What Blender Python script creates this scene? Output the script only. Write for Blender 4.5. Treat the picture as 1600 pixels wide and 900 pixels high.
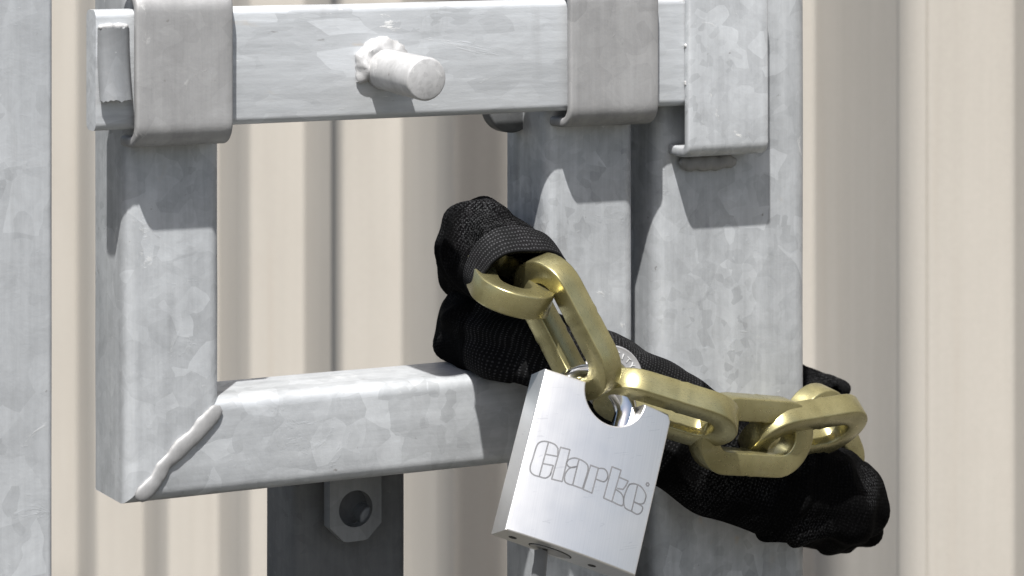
import bpy, bmesh, math, random
from mathutils import Vector, Matrix, noise
random.seed(7)
for o in list(bpy.data.objects): bpy.data.objects.remove(o, do_unlink=True)
S = bpy.context.scene
COL = S.collection
# ------------------------------------------------------------------ camera
FPX = 4500.0; TH = math.radians(27.6); DIST = 1.364; PX0, PY0 = 800.0, -195.0
Fv = Vector((math.sin(TH), math.cos(TH), 0)); Rv = Vector((math.cos(TH), -math.sin(TH), 0)); Uv = Vector((0, 0, 1)); Tv = -Fv
CAM = Vector((-DIST*math.sin(TH), -DIST*math.cos(TH), 1.45))
cd = bpy.data.cameras.new('camera'); cam = bpy.data.objects.new('camera', cd); COL.objects.link(cam)
cam.location = CAM; cam.rotation_euler = (math.radians(90), 0, -TH)
cd.sensor_fit = 'HORIZONTAL'; cd.sensor_width = 36; cd.lens = FPX*36/1600; cd.shift_y = -(450-PY0)/1600
cd.clip_start = 0.05; cd.clip_end = 3000
cd.dof.use_dof = True; cd.dof.focus_distance = 1.345; cd.dof.aperture_fstop = 20
S.camera = cam
# ------------------------------------------------------------------ sky, sun, exposure
SUN = Vector((0.704, 1.0, -2.20)).normalized()
w = bpy.data.worlds.new('World'); S.world = w; w.use_nodes = True
nt = w.node_tree; bg = nt.nodes['Background']; sky = nt.nodes.new('ShaderNodeTexSky')
sky.sky_type = 'NISHITA'; sky.sun_disc = False
sky.sun_elevation = math.asin(-SUN.z); sky.sun_rotation = math.atan2(-SUN.x, -SUN.y) % (2*math.pi)
sky.air_density = 1.0; sky.dust_density = 3.2; sky.ozone_density = 0.5
nt.links.new(sky.outputs[0], bg.inputs[0]); bg.inputs[1].default_value = 0.065
ld = bpy.data.lights.new('sun', 'SUN'); ld.energy = 4.6; ld.angle = math.radians(0.9); ld.color = (1.0, 0.98, 0.95)
sun = bpy.data.objects.new('sun', ld); COL.objects.link(sun); sun.rotation_euler = SUN.to_track_quat('-Z', 'Y').to_euler(); sun.location = (-2, -3, 5)
vs = S.view_settings; vs.view_transform = 'Standard'; vs.look = 'None'; vs.gamma = 1.0; vs.exposure = 0.84; vs.use_curve_mapping = False

# ------------------------------------------------------------------ geometry helpers
def P(px, py, y=0.0):                       # photo pixel -> point on the plane y (parallel to the gate)
    d = Fv + Rv*((px-PX0)/FPX) - Uv*((py-PY0)/FPX)
    return CAM + d*((y-CAM.y)/d.y)
def loc2world(x, y, z, at):                  # right, up, towards the camera as seen at the point 'at'
    return Rv*x + Uv*y + (CAM-at).normalized()*z
def mesh(name, verts, faces, mat, smooth=35):
    me = bpy.data.meshes.new(name); me.from_pydata([tuple(v) for v in verts], [], faces); me.update()
    return fin(name, me, mat, smooth)
def fin(name, me, mat, smooth=35):
    if smooth:
        me.polygons.foreach_set('use_smooth', [True]*len(me.polygons)); me.set_sharp_from_angle(angle=math.radians(smooth))
    me.materials.append(mat)
    o = bpy.data.objects.new(name, me); COL.objects.link(o); return o
def from_bm(name, bm, mat, smooth=35):
    bmesh.ops.recalc_face_normals(bm, faces=bm.faces)
    me = bpy.data.meshes.new(name); bm.to_mesh(me); bm.free(); return fin(name, me, mat, smooth)
def thing(name, label, cat, loc, group=None):
    o = bpy.data.objects.new(name, None); COL.objects.link(o); o.location = loc; o.empty_display_size = 0.02
    o['label'] = label; o['category'] = cat
    if group: o['group'] = group
    return o
def part(o, parent, label=None):
    o.parent = parent
    L = Vector((0, 0, 0)); p = parent
    while p: L += Vector(p.location) if p.type == 'EMPTY' else Vector((0, 0, 0)); p = p.parent
    o.matrix_parent_inverse = Matrix.Translation(L).inverted() if parent.type == 'EMPTY' else Matrix.Identity(4)
    if label: o['label'] = label
    return o
def rrect(a0, a1, b0, b1, r, n=6):
    pts = []
    for cx, cy, s in ((a1-r, b1-r, 0), (a0+r, b1-r, 90), (a0+r, b0+r, 180), (a1-r, b0+r, 270)):
        for i in range(n+1):
            t = math.radians(s + 90*i/n); pts.append((cx+r*math.cos(t), cy+r*math.sin(t)))
    return pts
def tube(name, prof, axis, e0, e1, mat, caps=(True, True), nseg=24, wob=0.0002):
    """prism with rounded profile; axis 'z' (profile x,y), 'x' (profile y,z); e0/e1 numbers or functions of the profile point"""
    V = []; n = len(prof); Fs = []
    for k in range(nseg+1):
        t = k/nseg
        for (a, b) in prof:
            s0 = e0(a, b) if callable(e0) else e0; s1 = e1(a, b) if callable(e1) else e1
            s = s0+(s1-s0)*t
            p = Vector((a, b, s)) if axis == 'z' else Vector((s, a, b))
            if wob: 
                q = noise.noise_vector(p*18)*wob; p = p + (Vector((q.x, q.y, 0)) if axis == 'z' else Vector((0, q.y, q.z)))
            V.append(p)
    for k in range(nseg):
        for i in range(n):
            j = (i+1) % n; Fs.append((k*n+i, k*n+j, (k+1)*n+j, (k+1)*n+i) if axis == 'z' else (k*n+i, (k+1)*n+i, (k+1)*n+j, k*n+j)[::-1])
    if caps[0]: Fs.append(tuple(range(n))[::-1])
    if caps[1]: Fs.append(tuple(nseg*n+i for i in range(n)))
    bm = bmesh.new(); vs_ = [bm.verts.new(v) for v in V]
    for f in Fs: bm.faces.new([vs_[i] for i in f])
    return from_bm(name, bm, mat)
def strip(name, path, th, x0, x1, mat, rx=0.0012, nx=10, wob=0.0003, seed=0):
    """bent sheet-metal strap: path in (y,z) is the outer side, th its thickness, extruded x0..x1 with soft edges"""
    n = len(path); inner = []
    for i in range(n):
        a = Vector(path[max(i-1, 0)]); b = Vector(path[min(i+1, n-1)]); t = (b-a).normalized()
        inner.append(Vector(path[i]) + Vector((t.y, -t.x))*th)
    cols = [(x0, 1), (x0+rx*.35, .35), (x0+rx, 0)] + [(x0+(x1-x0)*k/nx, 0) for k in range(1, nx)] + [(x1-rx, 0), (x1-rx*.35, .35), (x1, 1)]
    V = []
    for x, ins in cols:
        for i in range(n):
            o_ = Vector(path[i]); q = inner[i]; d = (q-o_).normalized()*rx*ins
            for p in (o_+d, q-d):
                w_ = noise.noise_vector(Vector((x*20+seed, p.x*20, p.y*20)))*wob
                V.append(Vector((x+w_.x, p.x+w_.y, p.y+w_.z)))
    bm = bmesh.new(); vv = [bm.verts.new(v) for v in V]; m = 2*n
    for c in range(len(cols)-1):
        for i in range(n-1):
            a = c*m+2*i; b = (c+1)*m+2*i
            bm.faces.new((vv[a], vv[a+2], vv[b+2], vv[b])); bm.faces.new((vv[a+1], vv[b+1], vv[b+3], vv[a+3]))
        for i in (0, n-1):
            a = c*m+2*i; b = (c+1)*m+2*i; bm.faces.new((vv[a], vv[b], vv[b+1], vv[a+1]))
    for c in (0, len(cols)-1):
        for i in range(n-1):
            a = c*m+2*i; bm.faces.new((vv[a], vv[a+1], vv[a+3], vv[a+2]))
    return from_bm(name, bm, mat, 40)
def catmull(pts, k):
    out = []
    n = len(pts)
    for i in range(n-1):
        p0, p1, p2, p3 = pts[max(i-1, 0)], pts[i], pts[i+1], pts[min(i+2, n-1)]
        for j in range(k):
            t = j/k
            out.append([0.5*((2*b)+(-a+c)*t+(2*a-5*b+4*c-d)*t*t+(-a+3*b-3*c+d)*t**3) for a, b, c, d in zip(p0, p1, p2, p3)])
    out.append(list(pts[-1])); return out
def blob_tube(name, pts, rad, mat, amp=0.001, fr=120, seg=12, flat=None, squash=1.0, seed=0, round_ends=True):
    """lumpy weld bead: sweep along world points; flat = normal of the surface it lies on"""
    V = []; n = len(pts)
    for i, p in enumerate(pts):
        t = (pts[min(i+1, n-1)]-pts[max(i-1, 0)]).normalized(); up = (flat or Vector((0, -1, 0))).normalized(); sd = t.cross(up).normalized()
        e = min(1, math.sqrt(max(0, 1-(1-min(i, n-1-i)/4.0)**2))) if (round_ends and min(i, n-1-i) < 4) else 1
        e = max(e, 0.05)
        for k in range(seg):
            a = 2*math.pi*k/seg; d = sd*math.cos(a)+up*math.sin(a)*squash
            q = p+d*rad*e
            r = rad*e*(1+amp/rad*noise.fractal(q*fr+Vector((seed, 0, 0)), 0.8, 2, 3))
            V.append(p+d*r)
    Fs = [(i*seg+k, i*seg+(k+1) % seg, (i+1)*seg+(k+1) % seg, (i+1)*seg+k) for i in range(n-1) for k in range(seg)]
    Fs += [tuple(range(seg))[::-1], tuple((n-1)*seg+k for k in range(seg))]
    bm = bmesh.new(); vv = [bm.verts.new(v) for v in V]
    for f in Fs: bm.faces.new([vv[i] for i in f])
    return from_bm(name, bm, mat, 60)
def cyl(name, c0, c1, r, mat, seg=32, bev=0.0012, r1=None, wob=0):
    """rod with chamfered ends"""
    ax = (c1-c0); L = ax.length; ax.normalize(); h = Vector((0, 0, 1)) if abs(ax.z) < .9 else Vector((1, 0, 0)); s = ax.cross(h).normalized(); u = s.cross(ax)
    r1 = r1 or r; rings = [(0, r-bev), (bev*.35, r-bev*.3), (bev, r)] + [(L*k/6, r+(r1-r)*k/6) for k in range(1, 6)] + [(L-bev, r1), (L-bev*.35, r1-bev*.3), (L, r1-bev)]
    bm = bmesh.new(); R_ = []
    for z, q in rings:
        R_.append([bm.verts.new(c0+ax*z+(s*math.cos(2*math.pi*k/seg)+u*math.sin(2*math.pi*k/seg))*(q*(1+wob*noise.noise(Vector((k*.7, z*90, 1)))))) for k in range(seg)])
    for a, b in zip(R_, R_[1:]):
        for k in range(seg): bm.faces.new((a[k], a[(k+1) % seg], b[(k+1) % seg], b[k]))
    bm.faces.new(R_[0]); bm.faces.new(R_[-1])
    return from_bm(name, bm, mat, 40)

# ------------------------------------------------------------------ materials
class N:
    def __init__(s, name):
        s.m = bpy.data.materials.new(name); s.m.use_nodes = True; s.t = s.m.node_tree; s.b = s.t.nodes['Principled BSDF']; s.c = s.t.nodes.new('ShaderNodeTexCoord')
    def n(s, ty, **kw):
        nd = s.t.nodes.new('ShaderNode'+ty)
        for k, v in kw.items(): setattr(nd, k, v)
        return nd
    def l(s, a, b): s.t.links.new(a, b)
    def map(s, scale, src=None, loc=(0, 0, 0)):
        m = s.n('Mapping'); m.inputs['Scale'].default_value = scale; m.inputs['Location'].default_value = loc; s.l(src or s.c.outputs['Object'], m.inputs[0]); return m.outputs[0]
    def noise(s, v, sc, det=4, rough=.55, dist=0):
        t = s.n('TexNoise'); t.inputs['Scale'].default_value = sc; t.inputs['Detail'].default_value = det; t.inputs['Roughness'].default_value = rough; t.inputs['Distortion'].default_value = dist; s.l(v, t.inputs['Vector']); return t.outputs
    def voro(s, v, sc, feat='F1'):
        t = s.n('TexVoronoi'); t.feature = feat; t.inputs['Scale'].default_value = sc; s.l(v, t.inputs['Vector']); return t.outputs
    def ramp(s, v, stops, interp='LINEAR'):
        r = s.n('ValToRGB'); r.color_ramp.interpolation = interp; e = r.color_ramp.elements
        while len(e) < len(stops): e.new(.5)
        for x, (p, c) in zip(e, stops): x.position = p; x.color = (c, c, c, 1) if not isinstance(c, tuple) else (*c, 1)
        s.l(v, r.inputs[0]); return r.outputs[0]
    def mix(s, f, a, b, mode='MIX'):
        m = s.n('Mix'); m.data_type = 'RGBA'; m.blend_type = mode
        for i, x in ((0, f), (6, a), (7, b)):
            if isinstance(x, (int, float)): m.inputs[i].default_value = x if i == 0 else (x, x, x, 1)
            elif isinstance(x, tuple): m.inputs[i].default_value = (*x, 1)
            else: s.l(x, m.inputs[i])
        return m.outputs[2]
    def math(s, op, a, b=None, clamp=False):
        m = s.n('Math'); m.operation = op; m.use_clamp = clamp
        for i, x in ((0, a), (1, b)):
            if x is None: continue
            if isinstance(x, (int, float)): m.inputs[i].default_value = x
            else: s.l(x, m.inputs[i])
        return m.outputs[0]
    def bump(s, h, st, dist=.001, nrm=None):
        b = s.n('Bump'); b.inputs['Strength'].default_value = st; b.inputs['Distance'].default_value = dist; s.l(h, b.inputs['Height'])
        if nrm: s.l(nrm, b.inputs['Normal'])
        return b.outputs[0]
    def set(s, **kw):
        for k, v in kw.items():
            i = s.b.inputs[k.replace('_', ' ')]
            if isinstance(v, (int, float)): i.default_value = v
            elif isinstance(v, tuple): i.default_value = (*v, 1) if len(v) == 3 else v
            else: s.l(v, i)
        return s.m
def galvanised(name, lo, hi, metallic=.35, rough=.5, spang=60, spots=.5, tint=(.935, .97, 1.0), stretch=(1, 1, 1), grain=(120, 120, 7)):
    k = N(name); co = k.map(stretch)
    warp = k.noise(co, 35, 2)[1]
    cw = k.mix(.012, co, warp, 'ADD')
    v1 = k.voro(cw, spang)[1]; v2 = k.voro(cw, spang*2.6)[1]
    bw1 = k.n('RGBToBW'); k.l(v1, bw1.inputs[0]); bw2 = k.n('RGBToBW'); k.l(v2, bw2.inputs[0])
    big = k.noise(co, 9, 5, .6)[0]; fine = k.noise(co, 260, 4, .65)[0]; mid = k.noise(co, 55, 5, .65, .6)[0]
    s = k.math('ADD', k.math('MULTIPLY', bw1.outputs[0], .17), k.math('MULTIPLY', bw2.outputs[0], .09))
    s = k.math('ADD', s, k.math('MULTIPLY', big, .44)); s = k.math('ADD', s, k.math('MULTIPLY', mid, .38)); s = k.math('ADD', s, k.math('MULTIPLY', fine, .12))
    stk = k.noise(k.map(grain), 1, 5, .7)[0]; s = k.math('ADD', s, k.math('MULTIPLY', k.math('SUBTRACT', stk, .5), .58))
    col = k.ramp(s, [(.36, tuple(lo*t for t in tint)), (.62, tuple((lo+hi)/2*t for t in tint)), (.86, tuple(hi*t for t in tint))])
    fl = k.math('MULTIPLY', k.ramp(bw1.outputs[0], [(.66, 0.), (.68, 1.)]), k.ramp(k.noise(co, 17, 3)[0], [(.50, 0.), (.60, 1.)]))
    col = k.mix(k.math('MULTIPLY', fl, .22), col, tuple(min(.82, hi*1.25)*t for t in tint))
    dk = k.math('MULTIPLY', k.ramp(bw2.outputs[0], [(.30, 1.), (.34, 0.)]), k.ramp(k.noise(co, 13, 3)[0], [(.50, 0.), (.62, 1.)]))
    col = k.mix(k.math('MULTIPLY', dk, .20), col, tuple(lo*.6*t for t in tint))
    # white-rust bloom and scuffs
    sp = k.ramp(k.noise(co, 48, 6, .72, 1.2)[0], [(.615, 0.), (.66, 1.)])
    gate_ = k.ramp(k.noise(co, 14, 3)[0], [(.48, 0.), (.62, 1.)])
    col = k.mix(k.math('MULTIPLY', k.math('MULTIPLY', sp, gate_), spots), col, (.80, .80, .78))
    # small dark pits and a few faint rust stains
    pit = k.ramp(k.noise(co, 190, 3, .5)[0], [(.235, 1.), (.285, 0.)])
    col = k.mix(k.math('MULTIPLY', pit, .65), col, (.16, .15, .14))
    rust = k.math('MULTIPLY', k.ramp(k.noise(co, 70, 4, .6)[0], [(.63, 0.), (.72, 1.)]), k.ramp(k.noise(co, 11, 2, .5, .3)[0], [(.60, 0.), (.70, 1.)]))
    col = k.mix(k.math('MULTIPLY', rust, .40), col, (.50, .36, .20))
    grime = k.math('MULTIPLY', k.ramp(k.noise(k.map((60, 60, 9)), 1, 5, .7, .4)[0], [(.54, 0.), (.74, 1.)]), k.ramp(k.noise(co, 8, 3)[0], [(.45, 0.), (.65, 1.)]))
    col = k.mix(k.math('MULTIPLY', grime, .5), col, (.20, .195, .185))
    h = k.math('ADD', k.math('MULTIPLY', fine, .35), k.math('ADD', k.math('MULTIPLY', mid, .8), k.math('MULTIPLY', sp, .25)))
    r = k.ramp(s, [(.35, rough+.1), (.85, rough-.10)])
    return k.set(Base_Color=col, Metallic=metallic, Roughness=r, Normal=k.bump(h, .22, .0012))
M = {}
M['galv'] = galvanised('galvanised_steel', .31, .60, spang=85)
M['galv_rail'] = galvanised('galvanised_rail', .31, .60, spang=70, grain=(7, 120, 120))
M['galv_bar'] = galvanised('galvanised_bar', .37, .65, spang=120, spots=.8, grain=(7, 160, 160), stretch=(.35, 1, 1.2))
M['galv_strap'] = galvanised('galvanised_strap', .22, .38, metallic=.30, rough=.58, spang=45, spots=.25, tint=(.985, .985, .985))
M['galv_bracket'] = galvanised('galvanised_bracket', .37, .66, spang=110, spots=.8)
M['galv_shade'] = galvanised('shade_dark_steel', .10, .17, metallic=.2, rough=.6, spots=.1)  # galvanised steel darkened: shade behind rail and bar put into the base colour
M['galv_post'] = galvanised('galvanised_post', .33, .61, spang=40, spots=.35)
M['galv_dull'] = galvanised('dull_and_shaded_plate', .17, .28, metallic=.3, rough=.5, spots=.3)
M['weld'] = galvanised('weld_zinc', .34, .54, metallic=.25, rough=.55, spang=200, spots=.4, tint=(.99, .99, .99))
def mk_gold():
    k = N('yellow_zinc'); co = k.c.outputs['Object']
    a = k.noise(co, 60, 4)[0]; f = k.noise(k.map((1, 1, 6)), 500, 3)[0]
    col = k.ramp(a, [(.3, (.285, .255, .122)), (.7, (.41, .373, .196))])
    sc = k.ramp(k.noise(k.map((1, 5, 5)), 45, 4, .6, .5)[0], [(.56, 0.), (.72, 1.)])
    col = k.mix(k.math('MULTIPLY', sc, .22), col, (.46, .43, .28))
    gr = k.ramp(k.noise(co, 38, 3, .6)[0], [(.60, 0.), (.75, 1.)])
    col = k.mix(k.math('MULTIPLY', gr, .22), col, (.13, .11, .05))
    r = k.ramp(f, [(.3, .26), (.7, .33)])
    return k.set(Base_Color=col, Metallic=.80, Roughness=r, Normal=k.bump(a, .06, .0004))
M['gold'] = mk_gold()
def mk_lock():
    k = N('satin_steel'); co = k.c.outputs['Object']
    def dot(v):
        d = k.n('VectorMath'); d.operation = 'DOT_PRODUCT'; k.l(co, d.inputs[0]); d.inputs[1].default_value = v; return d.outputs['Value']
    cm = k.n('CombineXYZ'); k.l(dot((.93, -.20, -.31)), cm.inputs[0]); k.l(k.math('MULTIPLY', dot((.33, .30, .89)), .012), cm.inputs[1])
    br = k.noise(cm.outputs[0], 1500, 3, .6)[0]; sm = k.noise(co, 60, 4, .6)[0]
    scr = k.ramp(k.noise(k.map((90, 90, 700)), 1, 2, .4, 1.5)[0], [(.70, 0.), (.73, 1.)])
    col = k.ramp(br, [(.3, (.70, .69, .675)), (.7, (.76, .75, .732))]); col = k.mix(k.math('MULTIPLY', scr, .3), col, (.45, .45, .45))
    r_ = k.math('ADD', .30, k.math('MULTIPLY', sm, .14))
    return k.set(Base_Color=col, Metallic=.88, Roughness=r_, Normal=k.bump(br, .018, .0003))
M['lock'] = mk_lock()
def plain(name, col, rough=.5, metal=0., nsc=200, var=.12, bump=.1):
    k = N(name); a = k.noise(k.c.outputs['Object'], nsc, 4)[0]
    c = k.ramp(a, [(.3, tuple(x*(1-var) for x in col)), (.7, tuple(min(1, x*(1+var)) for x in col))])
    return k.set(Base_Color=c, Roughness=rough, Metallic=metal, Normal=k.bump(a, bump, .0005))
M['chrome'] = plain('polished_shackle', (.72, .72, .73), .14, 1.0, 300, .04, .02)
M['engrave'] = plain('engraved_line', (.19, .19, .195), .55, .5, 300, .1)
M['hole'] = plain('dark_hole', (.03, .03, .03), .6, .3)
M['keyway'] = plain('key_cylinder', (.42, .41, .40), .4, .7)
M['strip_grey'] = plain('plain_grey', (.15, .155, .16), .3, 0., 80, .15)
M['badge'] = plain('badge_rim', (.34, .34, .35), .5, .5)
M['badge_letter'] = plain('badge_letter', (.62, .62, .62), .45, .4)
SA, SB = .625, .735
def mk_cloth():
    k = N('black_woven_nylon'); uv = k.c.outputs['UV']
    sx = k.n('SeparateXYZ'); k.l(uv, sx.inputs[0])
    wj = k.math('MULTIPLY', k.noise(k.c.outputs['Object'], 160, 3, .6)[0], .0022)
    wa = k.math('SINE', k.math('MULTIPLY', k.math('ADD', sx.outputs[0], wj), 2*math.pi*560)); wb = k.math('SINE', k.math('MULTIPLY', sx.outputs[1], 2*math.pi*95))
    wv = k.math('ADD', k.math('MULTIPLY', wa, .65), k.math('MULTIPLY', wb, .35))
    d = k.noise(k.c.outputs['Object'], 28, 5, .6)[0]; dust = k.ramp(d, [(.48, 0.), (.66, 1.)])
    fz = k.ramp(k.noise(k.c.outputs['Object'], 900, 3, .7)[0], [(.5, 0.), (.75, 1.)])
    hi = k.ramp(wv, [(.45, 0.), (.95, 1.)])
    f = k.math('MULTIPLY', k.math('ADD', k.math('MULTIPLY', hi, .35), k.math('MULTIPLY', fz, .5)), k.math('ADD', k.math('MULTIPLY', dust, .75), .10))
    cf = k.math('LESS_THAN', sx.outputs[0], .0162)
    cf2 = k.math('MULTIPLY', k.math('GREATER_THAN', sx.outputs[0], SA), k.math('LESS_THAN', sx.outputs[0], SB))
    f = k.math('ADD', f, k.math('MULTIPLY', k.math('MULTIPLY', k.math('ADD', cf, k.math('MULTIPLY', cf2, .8)), k.math('ADD', k.math('MULTIPLY', hi, .5), .10)), k.math('ADD', d, .15)), True)
    col = k.mix(f, (.0020, .0020, .0021), (.105, .106, .11))
    m = k.set(Base_Color=col, Roughness=.88, Normal=k.bump(wv, .15, .0003))
    k.b.inputs['Specular IOR Level'].default_value = .02
    return m
M['cloth'] = mk_cloth()
def mk_clad():
    k = N('beige_painted_sheet'); co = k.c.outputs['Object']
    big = k.noise(k.map((1, 1, .35)), 3.2, 5, .6)[0]; st = k.noise(k.map((60, 60, 1.2)), 1, 5, .65)[0]; sp = k.noise(co, 240, 4, .7)[0]
    s = k.math('ADD', k.math('MULTIPLY', big, .5), k.math('ADD', k.math('MULTIPLY', st, .3), k.math('MULTIPLY', sp, .2)))
    col = k.ramp(s, [(.32, (.335, .312, .276)), (.62, (.42, .394, .353))])
    drip = k.ramp(k.noise(k.map((90, 90, 2.2)), 1, 3, .5)[0], [(.60, 0.), (.72, 1.)])
    blot = k.ramp(k.noise(co, 16, 6, .75)[0], [(.54, 0.), (.62, 1.)]); col = k.mix(k.math('MULTIPLY', blot, .14), col, (.36, .33, .29))
    col = k.mix(k.math('MULTIPLY', drip, .28), col, (.36, .32, .27))
    return k.set(Base_Color=col, Roughness=.55, Normal=k.bump(big, .15, .004))
M['clad'] = mk_clad()
def mk_ground():
    k = N('dark_yard_surface'); co = k.c.outputs['Object']
    a = k.noise(co, .8, 6, .65)[0]; b = k.noise(co, 60, 5, .7)[0]
    s = k.math('ADD', k.math('MULTIPLY', a, .6), k.math('MULTIPLY', b, .4))
    return k.set(Base_Color=k.ramp(s, [(.3, (.045, .043, .036)), (.7, (.085, .080, .066))]), Roughness=.9, Normal=k.bump(b, .4, .004))
M['ground'] = mk_ground()

# ------------------------------------------------------------------ setting: ground
g = mesh('ground', [(-400, -400, 0), (400, -400, 0), (400, 400, 0), (-400, 400, 0)], [(0, 1, 2, 3)], M['ground'], 0); g['kind'] = 'structure'

# ------------------------------------------------------------------ cladding wall (perpendicular to the gate)
XW = 0.639; PER = 0.264; Y0 = 0.553           # Y0: far edge of a sloping face (crown corner)
CR, WEB1, PAN, WEB2, DEP = 0.036, 0.037, 0.154, 0.037, 0.052
wall = thing('cladding_wall', 'beige corrugated metal cladding wall behind the gate', 'wall', (XW, 1.5, 0))
def sheet(k0, k1, lift):
    pts = []
    for k in range(k0, k1):                   # k grows into the distance
        y = Y0+PER*k                          # crown, then hidden web, pan, bright web rising to the next crown
        for yy, xx in ((y, 0), (y+CR, 0), (y+CR+WEB1, DEP-.024), (y+CR+WEB1+PAN, DEP)): pts.append((yy, XW+xx-lift))
    pts.append((Y0+PER*k1, XW-lift)); pts.append((Y0+PER*k1+CR-.004, XW-lift))
    # soften the folds
    q = [pts[0]]
    for a, b, c in zip(pts, pts[1:], pts[2:]):
        A, B, C_ = Vector(a), Vector(b), Vector(c); d = .004
        p0 = B+(A-B).normalized()*min(d, (A-B).length*.4); p1 = B+(C_-B).normalized()*min(d, (C_-B).length*.4)
        for t in (0, .33, .67, 1): q.append(tuple(p0*(1-t)**2+B*2*t*(1-t)+p1*t*t))
    q.append(pts[-1])
    zs = [0.02, .5, 1.0, 1.5, 2.2, 3.0, 4.2, 5.0]; V = []; n = len(q)
    for z in zs:
        for (y, x) in q: V.append((x, y, z))
    Fs = [(r*n+i, r*n+i+1, (r+1)*n+i+1, (r+1)*n+i) for r in range(len(zs)-1) for i in range(n-1)]
    bm = bmesh.new(); vv = [bm.verts.new(v) for v in V]
    fs = [bm.faces.new([vv[i] for i in f]) for f in Fs]
    bmesh.ops.recalc_face_normals(bm, faces=bm.faces)
    me = bpy.data.meshes.new('cladding_sheet'); bm.to_mesh(me); bm.free()
    o = fin('cladding_sheet', me, M['clad'], 40)
    md = o.modifiers.new('thickness', 'SOLIDIFY'); md.thickness = .0008; md.offset = 0
    return part(o, wall)
for i, k0 in enumerate(range(-4, 16, 4)): sheet(k0, k0+4, 0.0012*(i % 2))

# ------------------------------------------------------------------ left gate leaf (hand-hole frame, stile, straps)
TR = .0062
lx0, lx1 = -.1930, -.1475; rz0, rz1 = 1.1708, 1.2150; DEPTH = .045
leafL = thing('gate_leaf', 'galvanised box-section gate leaf with hand-hole frame and sliding bolt straps', 'gate', (0.043, .025, 0), 'gate leaves')
def bot(a, b): return rz0+(a-lx0)*(rz1-rz0)/(lx1-lx0)
fup = part(tube('frame_upright', rrect(lx0, lx1, 0, DEPTH, TR), 'z', bot, 1.75, M['galv'], (False, True)), leafL)
part(tube('frame_rail', rrect(0, DEPTH, rz0, rz1, TR), 'x', lambda a, b: lx0+(b-rz0)*(lx1-lx0)/(rz1-rz0), .0192, M['galv_rail'], (False, False)), leafL)
sx0, sx1 = .0185, .0676
part(tube('stile', rrect(sx0, sx1, 0, DEPTH, TR), 'z', .06, 1.80, M['galv'], nseg=60), leafL)
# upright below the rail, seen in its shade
part(tube('lower_upright', rrect(P(418, 800, .088).x, P(635, 800, .056).x, .056, .092, .004), 'z', .06, 1.19, M['galv_shade']), leafL)
part(tube('bottom_rail', rrect(.004, .046, .06, .11, TR), 'x', P(418, 800, .056).x, .018, M['galv'], (True, True)), leafL)
part(tube('top_rail', rrect(0.002, .048, 1.70, 1.748, TR), 'x', lx1+.001, .018, M['galv'], (False, False)), leafL)
# mitre weld bead
w0 = Vector((lx1-.0010, 0, rz1-.0035)); w1 = Vector((lx0+.0045, 0, rz0+.0022)); pts = []
for i in range(46):
    t = i/45; p = w0.lerp(w1, t); p.y = -.0008; p.x += .0008*math.sin(t*9); pts.append(p)
part(blob_tube('weld_bead', pts, .0037, M['galv_strap'], .0011, 105, 14, Vector((0, -1, 0)), .36), fup)
# straps round the bolt
def strap_path(zb, zt, yf, r):
    pa = [(-.0004, zb)]
    for i in range(9):
        t = math.radians(i*90/8); pa.append((yf+r-r*math.sin(t), zb+r-r*math.cos(t)))
    pa += [(yf, zb+(zt-zb)*f) for f in (.2, .35, .5, .65, .8)]
    for i in range(9):
        t = math.radians(i*90/8); pa.append((yf+r-r*math.cos(t), zt-r+r*math.sin(t)))
    pa.append((-.0004, zt)); return pa
part(strip('bolt_strap', strap_path(1.3305, 1.4005, -.0212, .0105), .0045, -.1955, -.1500, M['galv_strap'], seed=1), leafL)
part(strip('bolt_strap', strap_path(1.3305, 1.4005, -.0212, .0105), .0045, .0200, .0684, M['galv_strap'], seed=5), leafL)
# padlock lug under the rail with its hole
def lug(name, cx, cz, hw, top, bot_, hr, y0, th, mat):
    n = 48; bm = bmesh.new(); L = []
    for y in (y0, y0+th):
        o_ = []; i_ = []
        for k in range(n):
            a = 2*math.pi*k/n; c, s = math.cos(a), math.sin(a)
            zlim = top if s > 0 else bot_
            r = min(hw/abs(c) if abs(c) > 1e-6 else 9, zlim/abs(s) if abs(s) > 1e-6 else 9)
            if s < 0: r = min(r, hw*1.58/(abs(c)+abs(s)))
            o_.append(bm.verts.new((cx+c*r, y, cz+s*r))); i_.append(bm.verts.new((cx+c*hr, y, cz+s*hr)))
        L.append((o_, i_))
    for k in range(n):
        j = (k+1) % n
        for (o_, i_) in L: bm.faces.new((o_[k], o_[j], i_[j], i_[k]))
        bm.faces.new((L[0][0][k], L[0][0][j], L[1][0][j], L[1][0][k])); bm.faces.new((L[0][1][k], L[0][1][j], L[1][1][j], L[1][1][k]))
    return from_bm(name, bm, mat, 40)
lc = P(556, 795, .044)
lg = part(lug('padlock_lug', lc.x, lc.z, .0135, .021, .0155, .0088, .044, .007, M['galv_dull']), leafL)  # darker steel than the frame: the rail's shade painted into the lug
b0 = P(560, 800, .062); part(cyl('bolt_end', Vector((b0.x, .0575, b0.z)), Vector((b0.x, .047, b0.z)), .0058, M['galv_dull'], 20, .001), leafL)
dc = P(792, 166, .03); part(cyl('round_lug', Vector((dc.x, .024, dc.z)), Vector((dc.x, .034, dc.z)), .0125, M['galv_shade'], 36, .001), leafL)

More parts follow.
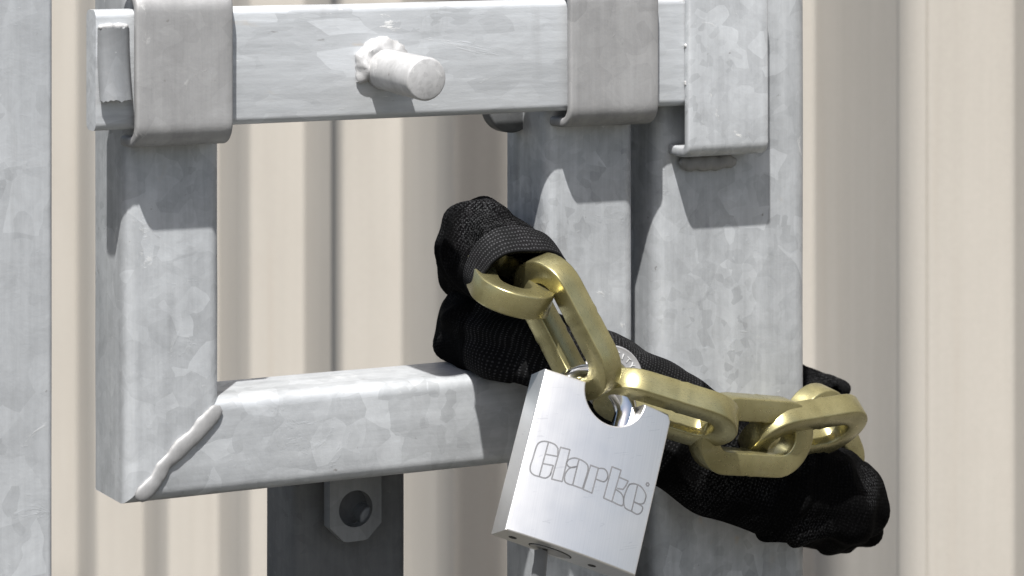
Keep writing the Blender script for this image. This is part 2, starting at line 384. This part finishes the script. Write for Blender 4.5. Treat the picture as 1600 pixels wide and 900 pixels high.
# ------------------------------------------------------------------ right gate leaf
rx0, rx1 = .0792, .1680
leafR = thing('gate_leaf', 'wide galvanised gate stile with bolt keeper, beside the beige wall', 'gate', (.12, .03, 0), 'gate leaves')
part(tube('stile', rrect(rx0, rx1, 0, .06, .0085), 'z', .06, 2.6, M['galv'], nseg=80), leafR)
zk = P(1197, 241, -.019).z
kp = [(-.0003, zk+.0005), (-.005, zk)]
for i in range(8):
    t = math.radians(i*90/7); kp.append((-.0192+.0065-.0065*math.sin(t), zk+.0065-.0065*math.cos(t)))
zt = 1.412
kp += [(-.0192, zk+(zt-zk)*f) for f in (.25, .4, .55, .7, .85)]
for i in range(8):
    t = math.radians(i*90/7); kp.append((-.0192+.0065-.0065*math.cos(t), zt-.0065+.0065*math.sin(t)))
kp.append((-.0003, zt))
kpr = part(strip('bolt_keeper', kp, .005, .0862, .1318, M['galv_bracket'], seed=9), leafR)
kw = [Vector((.0905+(.124-.0905)*i/20, -.0022, zk-.0042+.0006*math.sin(i*1.3))) for i in range(21)]
part(blob_tube('weld_bead', kw, .0036, M['galv_strap'], .0007, 120, 12, Vector((0, -1, 0)), .6, seed=3), kpr)
for (px, py) in ((1073, 72), (1073, 130)):
    c = P(px, py, -.016); part(blob_tube('weld_spatter', [c+Vector((0, 0, .0016*(i/8-.5)*2)) for i in range(9)], .0013, M['weld'], .0005, 400, 8), kpr)

# ------------------------------------------------------------------ far-left post
px1 = P(83, 450, 0).x
post = thing('gate_post', 'tall galvanised steel post at the left edge of the picture', 'post', (px1-.035, .025, 0))
part(tube('post_tube', rrect(px1-.066, px1, 0, .05, .0025, 4), 'z', 0.0, 4.3, M['galv_post'], nseg=90), post)

# ------------------------------------------------------------------ sliding bolt
bolt = thing('sliding_bolt', 'flat galvanised sliding bolt bar with round stub handle across the gate', 'bolt', (-.04, -.008, 1.339))
bx0 = P(149, 100, -.014).x; bx1 = .128
part(tube('bolt_bar', rrect(-.0145, -.0022, 1.3385, 1.3912, .0036, 6), 'x', bx0, bx1, M['galv_bar'], nseg=60, wob=.00025), bolt)
hb = P(598, 107, -.0145); tip = hb+Vector((0.0010, -.044, -.0022))
hd = part(cyl('handle_stub', hb+Vector((0, .002, 0)), tip, .0093, M['weld'], 40, .0010, .0098, .006), bolt)
# weld collar round the stub
ring = []
for i in range(40):
    a = math.radians(-35+250*i/39); ring.append(hb+Vector((math.cos(a)*.0098, -.0012, math.sin(a)*.0098)))
part(blob_tube('weld_collar', ring, .0046, M['weld'], .0024, 170, 16, Vector((0, -1, 0)), .8, seed=4), hd)
# bent stop piece welded on the left end
def stop_piece():
    c = P(177, 100, -.0145); zt_, zb_ = P(177, 44, -.018).z, P(177, 157, -.018).z
    bm = bmesh.new(); A = 18; B = 16; G = []
    for s_ in (0, 1):
        rows = []
        for j in range(B+1):
            row = []
            for i in range(A+1):
                a = math.radians(-88+176*i/A); r = .0072 if s_ == 0 else .0048
                t = j/B; jag = (noise.noise(Vector((i*.55, 3.1, 0)))*.0016 if j == B else 0)+(noise.noise(Vector((i*.8, 9.1, 0)))*.0007 if j == 0 else 0)
                lift = .0035*t*t
                x = c.x+math.sin(a)*r*1.02; y = -.0139-math.cos(a)*r*.62-lift; z = zt_+(zb_-zt_)*t+jag
                row.append(bm.verts.new((x, y, z)))
            rows.append(row)
        G.append(rows)
    for j in range(B):
        for i in range(A):
            bm.faces.new((G[0][j][i], G[0][j][i+1], G[0][j+1][i+1], G[0][j+1][i])); bm.faces.new((G[1][j][i], G[1][j+1][i], G[1][j+1][i+1], G[1][j][i+1]))
    for i in range(A):
        bm.faces.new((G[0][0][i], G[1][0][i], G[1][0][i+1], G[0][0][i+1])); bm.faces.new((G[0][B][i], G[0][B][i+1], G[1][B][i+1], G[1][B][i]))
    for j in range(B):
        bm.faces.new((G[0][j][0], G[0][j+1][0], G[1][j+1][0], G[1][j][0])); bm.faces.new((G[0][j][A], G[1][j][A], G[1][j+1][A], G[0][j+1][A]))
    return from_bm('end_stop', bm, M['galv_dull'], 40)
stp = part(stop_piece(), bolt)
wa = P(152, 43, -.0145); wb = P(200, 41, -.0145)
part(blob_tube('weld_bead', [wa.lerp(wb, i/18)+Vector((0, -.0008, 0)) for i in range(19)], .0016, M['weld'], .0008, 300, 10, seed=8), stp)

# ------------------------------------------------------------------ chain
chain = thing('security_chain', 'gold square-link security chain threaded through the padlock', 'chain', P(1000, 660, -.03))
LO, WO, SEC = .0700, .0372, .0111
def link_mesh():
    hw = (WO-SEC)/2; st = (LO-WO)/2; path = []
    ns, na = 14, 16
    for i in range(ns): path.append((Vector((-st+2*st*i/ns, hw, 0)), Vector((0, 1, 0))))
    for i in range(na):
        a = math.pi/2-math.pi*i/na; path.append((Vector((st+hw*math.cos(a), hw*math.sin(a), 0)), Vector((math.cos(a), math.sin(a), 0))))
    for i in range(ns): path.append((Vector((st-2*st*i/ns, -hw, 0)), Vector((0, -1, 0))))
    for i in range(na):
        a = -math.pi/2-math.pi*i/na; path.append((Vector((-st+hw*math.cos(a), hw*math.sin(a), 0)), Vector((math.cos(a), math.sin(a), 0))))
    prof = rrect(-SEC/2, SEC/2, -SEC/2, SEC/2, .0008, 2); bm = bmesh.new(); R_ = []
    mid = {ns//2+1: 1.035, ns//2: .97, ns+na+ns//2: 1.035, ns+na+ns//2+1: .97}
    for k, (p, o_) in enumerate(path):
        sc = mid.get(k, 1)
        R_.append([bm.verts.new(p+o_*a*sc+Vector((0, 0, b*sc))) for a, b in prof])
    n = len(prof)
    for k in range(len(R_)):
        A, B = R_[k], R_[(k+1) % len(R_)]
        for i in range(n): bm.faces.new((A[i], A[(i+1) % n], B[(i+1) % n], B[i]))
    bmesh.ops.recalc_face_normals(bm, faces=bm.faces)
    me = bpy.data.meshes.new('chain_link'); bm.to_mesh(me); bm.free()
    me.polygons.foreach_set('use_smooth', [True]*len(me.polygons)); me.set_sharp_from_angle(angle=math.radians(50)); me.materials.append(M['gold']); return me
LM = link_mesh()
def link(c, a, w_):
    """c world centre; a long axis, w_ width axis in camera space (right, up, towards camera)"""
    A = loc2world(*a, c).normalized(); W_ = loc2world(*w_, c); W_ = (W_-A*W_.dot(A)).normalized(); Nn = A.cross(W_)
    o = bpy.data.objects.new('chain_link', LM); COL.objects.link(o); o.parent = chain
    m = Matrix((A, W_, Nn)).transposed().to_4x4(); m.translation = c-Vector(chain.location); o.matrix_local = m
    return o
ca = P(809, 474, -.064); da = loc2world(-.16, .32, -.93, ca).normalized()
link(ca+da*(LO/2-.004), (-.16, .32, -.93), (.80, -.06, -.60))                                            # leaves the upper sleeve mouth
link(P(886, 510, -.055), (-.46, .88, -.08), (.57, .27, .77))                                             # down to the padlock
link(P(1041, 637, -.062), (.95, -.29, -.20), (.14, .50, .86))                                             # away from the padlock
link(P(1174, 680, -.054), (.77, -.05, -.63), (.03, 1, .15))
link(P(1255, 672, -.044), (.78, .13, -.60), (-.05, .45, .89))
link(P(1286, 694, -.006), (.30, -.74, -.60), (.70, .25, -.67))

# ------------------------------------------------------------------ fabric sleeve, wrapped twice round both stiles
def sleeve():
    K = [  # px, py, y, half height, half depth
        (816, 433, -.046, .0112, .0205), (800, 417, -.036, .0150, .0205), (772, 394, -.014, .0195, .0195), (744, 383, .010, .0210, .0180), (737, 396, .036, .0205, .0165),
        (768, 412, .066, .0190, .0150), (850, 450, .083, .0190, .0140), (1000, 560, .088, .0200, .0140), (1170, 740, .095, .0210, .0140),
        (1275, 796, .086, .0215, .0150), (1316, 796, .050, .0220, .0170), (1318, 786, .014, .0225, .0180), (1290, 776, -.016, .0220, .0180), (1215, 756, -.0245, .0240, .0165),
        (1120, 712, -.024, .0275, .0150), (1000, 640, -.023, .0265, .0145), (900, 572, -.023, .0215, .0150), (822, 538, -.016, .0180, .0160),
        (768, 519, .004, .0165, .0165), (742, 512, .028, .0170, .0155), (757, 508, .060, .0175, .0150), (840, 525, .118, .0180, .0130), (1000, 560, .124, .0180, .0130),
        (1150, 590, .124, .0170, .0130), (1240, 606, .108, .0130, .0120), (1276, 613, .080, .0090, .0115), (1286, 618, .064, .0065, .0105)]
    pts = [(*P(a, b, c), d, e) for a, b, c, d, e in K]
    C_ = catmull(pts, 22); seg = 64; n = len(C_); ss = []; G = []
    s = 0; prev = None
    for i, c in enumerate(C_):
        p = Vector(c[:3]); s += (p-prev).length if prev else 0; prev = p; ss.append(s)
        q0 = Vector(C_[max(i-2, 0)][:3]); q1 = Vector(C_[min(i+2, n-1)][:3]); t = (q1-q0).normalized()
        up = (Vector((0, 0, 1))-t*t.z).normalized(); sd = t.cross(up); row = []
        for m in range(seg):
            a = 2*math.pi*m/seg; ca, sa = math.cos(a), math.sin(a)
            e = (abs(ca)**2.4+abs(sa)**2.4)**(-1/2.4)               # slightly boxy, sagging section
            row.append(p+sd*(ca*e*c[4])+up*(sa*e*c[3]))
        G.append(row)
    for it in range(40):                                            # relax the rings where the bends are tight
        G = [G[0]]+[[G[i][m]*.5+(G[i-1][m]+G[i+1][m])*.25 for m in range(seg)] for i in range(1, n-1)]+[G[-1]]
    CE = [sum(row, Vector((0, 0, 0)))/seg for row in G]
    Kf = []
    for i in range(n):
        s = ss[i]; row = []
        for m in range(seg):
            a = 2*math.pi*m/seg; ca, sa = math.cos(a), math.sin(a); q = G[i][m]
            k = noise.fractal(Vector((s*22, ca*1.2, sa*1.2)), 1.0, 2.0, 2)*.0058                      # big folds
            rid = 1-abs(noise.noise(Vector((s*34+.8*ca, ca*.7+5, sa*.7))))
            k += (rid**4)*.0062-.0026                                                               # creases
            row.append(k+noise.noise(q*95)*.0006)
        Kf.append(row)
    for it in range(5):
        Kf = [[Kf[i][m]*.4+(Kf[max(i-1, 0)][m]+Kf[min(i+1, n-1)][m]+Kf[i][m-1]+Kf[i][(m+1) % seg])*.15 for m in range(seg)] for i in range(n)]
    V = []; uvs = []
    for i in range(n):
        s = ss[i]; kn = i/22.0
        for mm in range(seg+1):
            m = mm % seg; q = G[i][m]; dn = (q-CE[i]).normalized(); k = Kf[i][m]*(.30 if s < .016 else .45 if 13 < kn < 17 else 1.0)
            if s < .0155: k += .0023*min(1, (.0155-s)/.0012)        # turned-back hem at the mouth
            if 11.2 < kn < 12.75: k += .0022*min(1, (12.75-kn)/.06) # second hem on the right-hand bend
            V.append(q+dn*k); uvs.append((s, mm/seg))
    m1 = seg+1; Fs = [(i*m1+m, (i+1)*m1+m, (i+1)*m1+m+1, i*m1+m+1) for i in range(n-1) for m in range(seg)]
    me = bpy.data.meshes.new('chain_sleeve'); me.from_pydata([tuple(v) for v in V], [], Fs); me.update()
    uvl = me.uv_layers.new(name='UVMap')
    li = [0]*len(me.loops); me.loops.foreach_get('vertex_index', li)
    uvl.data.foreach_set('uv', [x for vi in li for x in uvs[vi]])
    bm = bmesh.new(); bm.from_mesh(me); bmesh.ops.recalc_face_normals(bm, faces=bm.faces); bm.to_mesh(me); bm.free()
    o = fin('chain_sleeve', me, M['cloth'], 0); me.polygons.foreach_set('use_smooth', [True]*len(me.polygons))
    md = o.modifiers.new('cloth', 'SOLIDIFY'); md.thickness = .0022; md.offset = -1
    o['label'] = 'black woven fabric chain sleeve wrapped round both gate stiles'; o['category'] = 'sleeve'
    return o
sl = sleeve()

# ------------------------------------------------------------------ round badge on the sleeve
bc = P(957, 592, -.0435); bn = Vector((-.05, -.96, .22)).normalized()
bu = bn.cross(Vector((0, 0, 1))).normalized()*-1; bv = bn.cross(bu)*1
if bv.z < 0: bv = -bv
if bu.dot(Rv) < 0: bu = -bu
def lathe(name, prof, mat, seg=48):
    bm = bmesh.new(); R_ = [[bm.verts.new(bc+bn*h+(bu*math.cos(2*math.pi*k/seg)+bv*math.sin(2*math.pi*k/seg))*r) for k in range(seg)] for r, h in prof]
    for A, B in zip(R_, R_[1:]):
        for k in range(seg): bm.faces.new((A[k], A[(k+1) % seg], B[(k+1) % seg], B[k]))
    bm.faces.new(R_[0]); bm.faces.new(R_[-1]); return from_bm(name, bm, mat, 30)
badge = thing('round_badge', 'round grey badge with lettered rim on the black sleeve behind the padlock', 'badge', bc)
brm = part(lathe('badge_rim', [(.0148, -.0015), (.0155, -.0008), (.0155, .0008), (.0148, .0013), (.0138, .0009), (.0085, .0009), (.0080, .0004)], M['badge']), badge)
part(lathe('badge_centre', [(.0078, -.0012), (.0078, .0012), (.0070, .0018), (.0020, .0018)], M['gold']), badge)
def text_mesh(txt, size):
    cu = bpy.data.curves.new('t', 'FONT'); cu.body = txt; cu.size = size; cu.align_x = 'CENTER'; cu.align_y = 'CENTER'; cu.extrude = .0002
    to = bpy.data.objects.new('t', cu); COL.objects.link(to)
    dg = bpy.context.evaluated_depsgraph_get(); me = bpy.data.meshes.new_from_object(to.evaluated_get(dg)); bpy.data.objects.remove(to, do_unlink=True); return me
for i, ch in enumerate('CITYA'):
    a = math.radians(74-15.5*i); me = text_mesh(ch, .0040); rad = bu*math.cos(a)+bv*math.sin(a); tan = bn.cross(rad)
    tan = -tan if tan.dot(bu*math.sin(a)-bv*math.cos(a)) < 0 else tan
    mt = Matrix((tan, rad, bn)).transposed().to_4x4(); mt.translation = bc+rad*.0113+bn*.0011; me.transform(mt)
    part(fin('badge_letter', me, M['badge_letter'], 0), brm)

# ------------------------------------------------------------------ padlock
SL = FPX/(DIST-.075*math.cos(TH))           # pixels per metre near the padlock face
LC = P(920, 739, -.078)
Uw = loc2world(203/SL, -74/SL, -60/SL, LC).normalized(); Vw = loc2world(60/SL, 251/SL, -116/SL, LC); Vw = (Vw-Uw*Vw.dot(Uw)).normalized(); Nw = Uw.cross(Vw).normalized()
if Nw.dot(Tv) < 0: Nw = -Nw
def fuv(px, py):                            # pixel -> padlock face coordinates (ray meets the face plane)
    d = Fv + Rv*((px-PX0)/FPX) - Uv*((py-PY0)/FPX); p = CAM + d*((LC-CAM).dot(Nw)/d.dot(Nw))-LC
    return (p.dot(Uw), p.dot(Vw))
TL, TRc, BR, BL = fuv(855, 576), fuv(1050, 650), fuv(993, 901), fuv(787, 826)
HW = (TRc[0]-TL[0]+BR[0]-BL[0])/4; UC = (TL[0]+TRc[0]+BR[0]+BL[0])/4
VT = (TL[1]+TRc[1])/2; VB = (BR[1]+BL[1])/2
THK = .017
padlock = thing('padlock', 'large satin silver padlock with outlined lettering on its face, hanging from the chain', 'padlock', LC)
def lw(u, v, n_): return LC+Uw*u+Vw*v+Nw*n_
BUL = .0030
def bulge(u): return BUL*(1-((u-UC)/HW)**2)
def lock_body():
    n0 = fuv(912, 602); n1 = fuv(1004, 634); nb = fuv(953, 664)
    ua, ub = n0[0], n1[0]; uc = (ua+ub)/2; r = (ub-ua)/2; vc = nb[1]+r
    out = [(UC-HW, VB), (UC+HW, VB), (UC+HW, VT-.003), (UC+HW-.002, VT), (ub+.0008, VT)]
    if vc < VT-.0005: out.append((ub, VT-.0008))
    for i in range(25):
        a = math.pi*i/24; out.append((uc+r*math.cos(a), min(vc, VT)-r*math.sin(a)))
    if vc < VT-.0005: out.append((ua, VT-.0008))
    out += [(ua-.0008, VT), (UC-HW, VT)]
    bm = bmesh.new(); vf = [bm.verts.new((u, v, 0)) for u, v in out]; f = bm.faces.new(vf)
    ex = bmesh.ops.extrude_face_region(bm, geom=[f]); vb = [g_ for g_ in ex['geom'] if isinstance(g_, bmesh.types.BMVert)]
    for v in vb: v.co.z = -THK
    bmesh.ops.recalc_face_normals(bm, faces=bm.faces)
    ed = [e for e in bm.edges if len(e.link_faces) == 2 and abs(e.verts[0].co.z-e.verts[1].co.z) < 1e-6]
    bmesh.ops.bevel(bm, geom=ed, offset=.0007, segments=2, profile=.5, affect='EDGES')
    for k in range(1, 72):
        u = UC-HW+2*HW*k/72; bmesh.ops.bisect_plane(bm, geom=bm.verts[:]+bm.edges[:]+bm.faces[:], plane_co=(u, 0, 0), plane_no=(1, 0, 0))
    for v in bm.verts:
        if v.co.z > -.002: v.co.z += bulge(v.co.x)
    bmesh.ops.triangulate(bm, faces=[f for f in bm.faces if len(f.verts) > 4])
    for v in bm.verts: v.co = lw(*v.co)
    return from_bm('lock_body', bm, M['lock'], 14), (uc, r, vc)
bo, (nu, nr, nv) = lock_body(); part(bo, padlock)
# shackle
shl = fuv(893, 590)[0]; shr = fuv(988, 650)[0]; sc_ = (shl+shr)/2; sr = (shr-shl)/2
sp = [lw(shl, VT-.028+i*.002, -THK/2) for i in range(13)]
top = VT-.006
sp = [lw(shl, VT-.03+(top-VT+.03)*i/10, -THK/2) for i in range(10)]+[lw(sc_-sr*math.cos(math.pi*i/24), top+sr*.80*math.sin(math.pi*i/24), -THK/2) for i in range(25)]+[lw(shr, top+(VT-.03-top)*i/10, -THK/2) for i in range(1, 11)]
part(blob_tube('shackle', sp, .0054, M['chrome'], 0.0, 1, 24, Nw, 1.0, round_ends=False), padlock)
# underside: key cylinder, rivet holes, hanging grey strip
def disc(name, u, n_, r1, r2, h, mat, vv=VB):
    bm = bmesh.new(); seg = 28; A = []
    for hh, q in ((.0004, 1), (-h*.6, 1), (-h, .88)):
        A.append([bm.verts.new(lw(u+r1*q*math.cos(2*math.pi*k/seg), vv+hh, n_+r2*q*math.sin(2*math.pi*k/seg))) for k in range(seg)])
    for a, b in zip(A, A[1:]):
        for k in range(seg): bm.faces.new((a[k], a[(k+1) % seg], b[(k+1) % seg], b[k]))
    bm.faces.new(A[-1]); bm.faces.new(A[0]); return from_bm(name, bm, mat, 35)
for px, py in ((811, 843), (934, 893)):
    part(disc('rivet_hole', fuv(px, py)[0], -THK*.5, .0019, .0019, .0002, M['hole']), bo)
kc = fuv(869, 866)[0]
part(disc('key_cylinder_ring', kc, -THK*.5, .0105, .0058, .00025, M['hole']), padlock)
kcy = part(disc('key_cylinder', kc, -THK*.5, .0098, .0052, .0006, M['keyway']), padlock)
part(disc('keyhole', kc-.003, -THK*.5, .0016, .0036, .0008, M['hole']), kcy)
fp0 = lw(kc-.0045, VB-.0005, -THK*.5); fp = [fp0+Vector((.0003*math.sin(i*.6), .0002*i, -i*.0016)) for i in range(16)]
part(blob_tube('hanging_strip', fp, .0034, M['strip_grey'], .0004, 200, 12, Nw, .35, round_ends=False), padlock)
# engraved outline lettering, traced as strokes in the crop 800..1060 x 660..830
CS = 260/1376
def cr(x, y): return fuv(800+x*CS, 660+y*CS)
def smooth(pts, k=5):
    return catmull([tuple(p) for p in pts], k)
strokes = [  # C
 ([(365, 222), (340, 188), (290, 166), (245, 160), (210, 178), (190, 220), (168, 296), (146, 366), (148, 410), (175, 438), (215, 452), (262, 465), (296, 446), (308, 420)], 1),
 ([(290, 172), (252, 310), (214, 452)], 1), ([(365, 222), (362, 285)], 0), ([(270, 268), (362, 288)], 0), ([(242, 344), (326, 362)], 0), ([(326, 362), (308, 420)], 0),
 # l
 ([(385, 212), (460, 232), (395, 496), (312, 474), (385, 212)], 0),
 # a
 ([(430, 345), (452, 314), (500, 302), (560, 324), (600, 358), (606, 402), (584, 480), (560, 556)], 1), ([(560, 556), (480, 526)], 0), ([(532, 316), (506, 420), (480, 526)], 1),
 ([(430, 345), (450, 374), (486, 380), (514, 372)], 1), ([(514, 372), (455, 388), (420, 436), (416, 490), (440, 514), (480, 526)], 1),
 # r
 ([(628, 362), (692, 386), (638, 592), (566, 562), (628, 362)], 0), ([(692, 388), (740, 392), (768, 428), (766, 470), (744, 496), (716, 494), (672, 476)], 1),
 # k
 ([(805, 374), (882, 402), (806, 662), (736, 632), (805, 374)], 0), ([(862, 458), (944, 490), (925, 530), (900, 560), (852, 552)], 0), ([(840, 562), (884, 592), (906, 640), (892, 694), (806, 660)], 1),
 # e
 ([(958, 516), (1000, 512), (1058, 536), (1100, 596), (1096, 640), (1080, 672), (1040, 676), (998, 660)], 1), ([(958, 516), (934, 556), (908, 636), (914, 700), (940, 724), (976, 738)], 1),
 ([(1026, 526), (1002, 630), (976, 738)], 1), ([(998, 662), (1050, 684), (1074, 706), (1062, 744), (1026, 762), (976, 738)], 1),
 # small mark
 ([(1128, 515), (1121, 527), (1109, 527), (1102, 515), (1109, 503), (1121, 503), (1128, 515)], 0)]
bm = bmesh.new(); HWD = .00033
for st, sm in strokes:
    q = smooth(st) if sm else st
    for a, b in zip(q, q[1:]):
        A = Vector(cr(*a)); B = Vector(cr(*b)); t = (B-A); 
        if t.length < 1e-7: continue
        t.normalize(); nn = Vector((-t.y, t.x))*HWD; A -= t*HWD*.4; B += t*HWD*.4
        ln = max(1, int((B-A).length/.002))
        for i in range(ln):
            a0 = A.lerp(B, i/ln); b0 = A.lerp(B, (i+1)/ln); z = .00006
            bm.faces.new([bm.verts.new(lw(p.x, p.y, bulge(p.x)+z)) for p in (a0-nn, b0-nn, b0+nn, a0+nn)])
part(from_bm('engraved_lettering', bm, M['engrave'], 0), bo)

S.render.resolution_x = 1024; S.render.resolution_y = 576
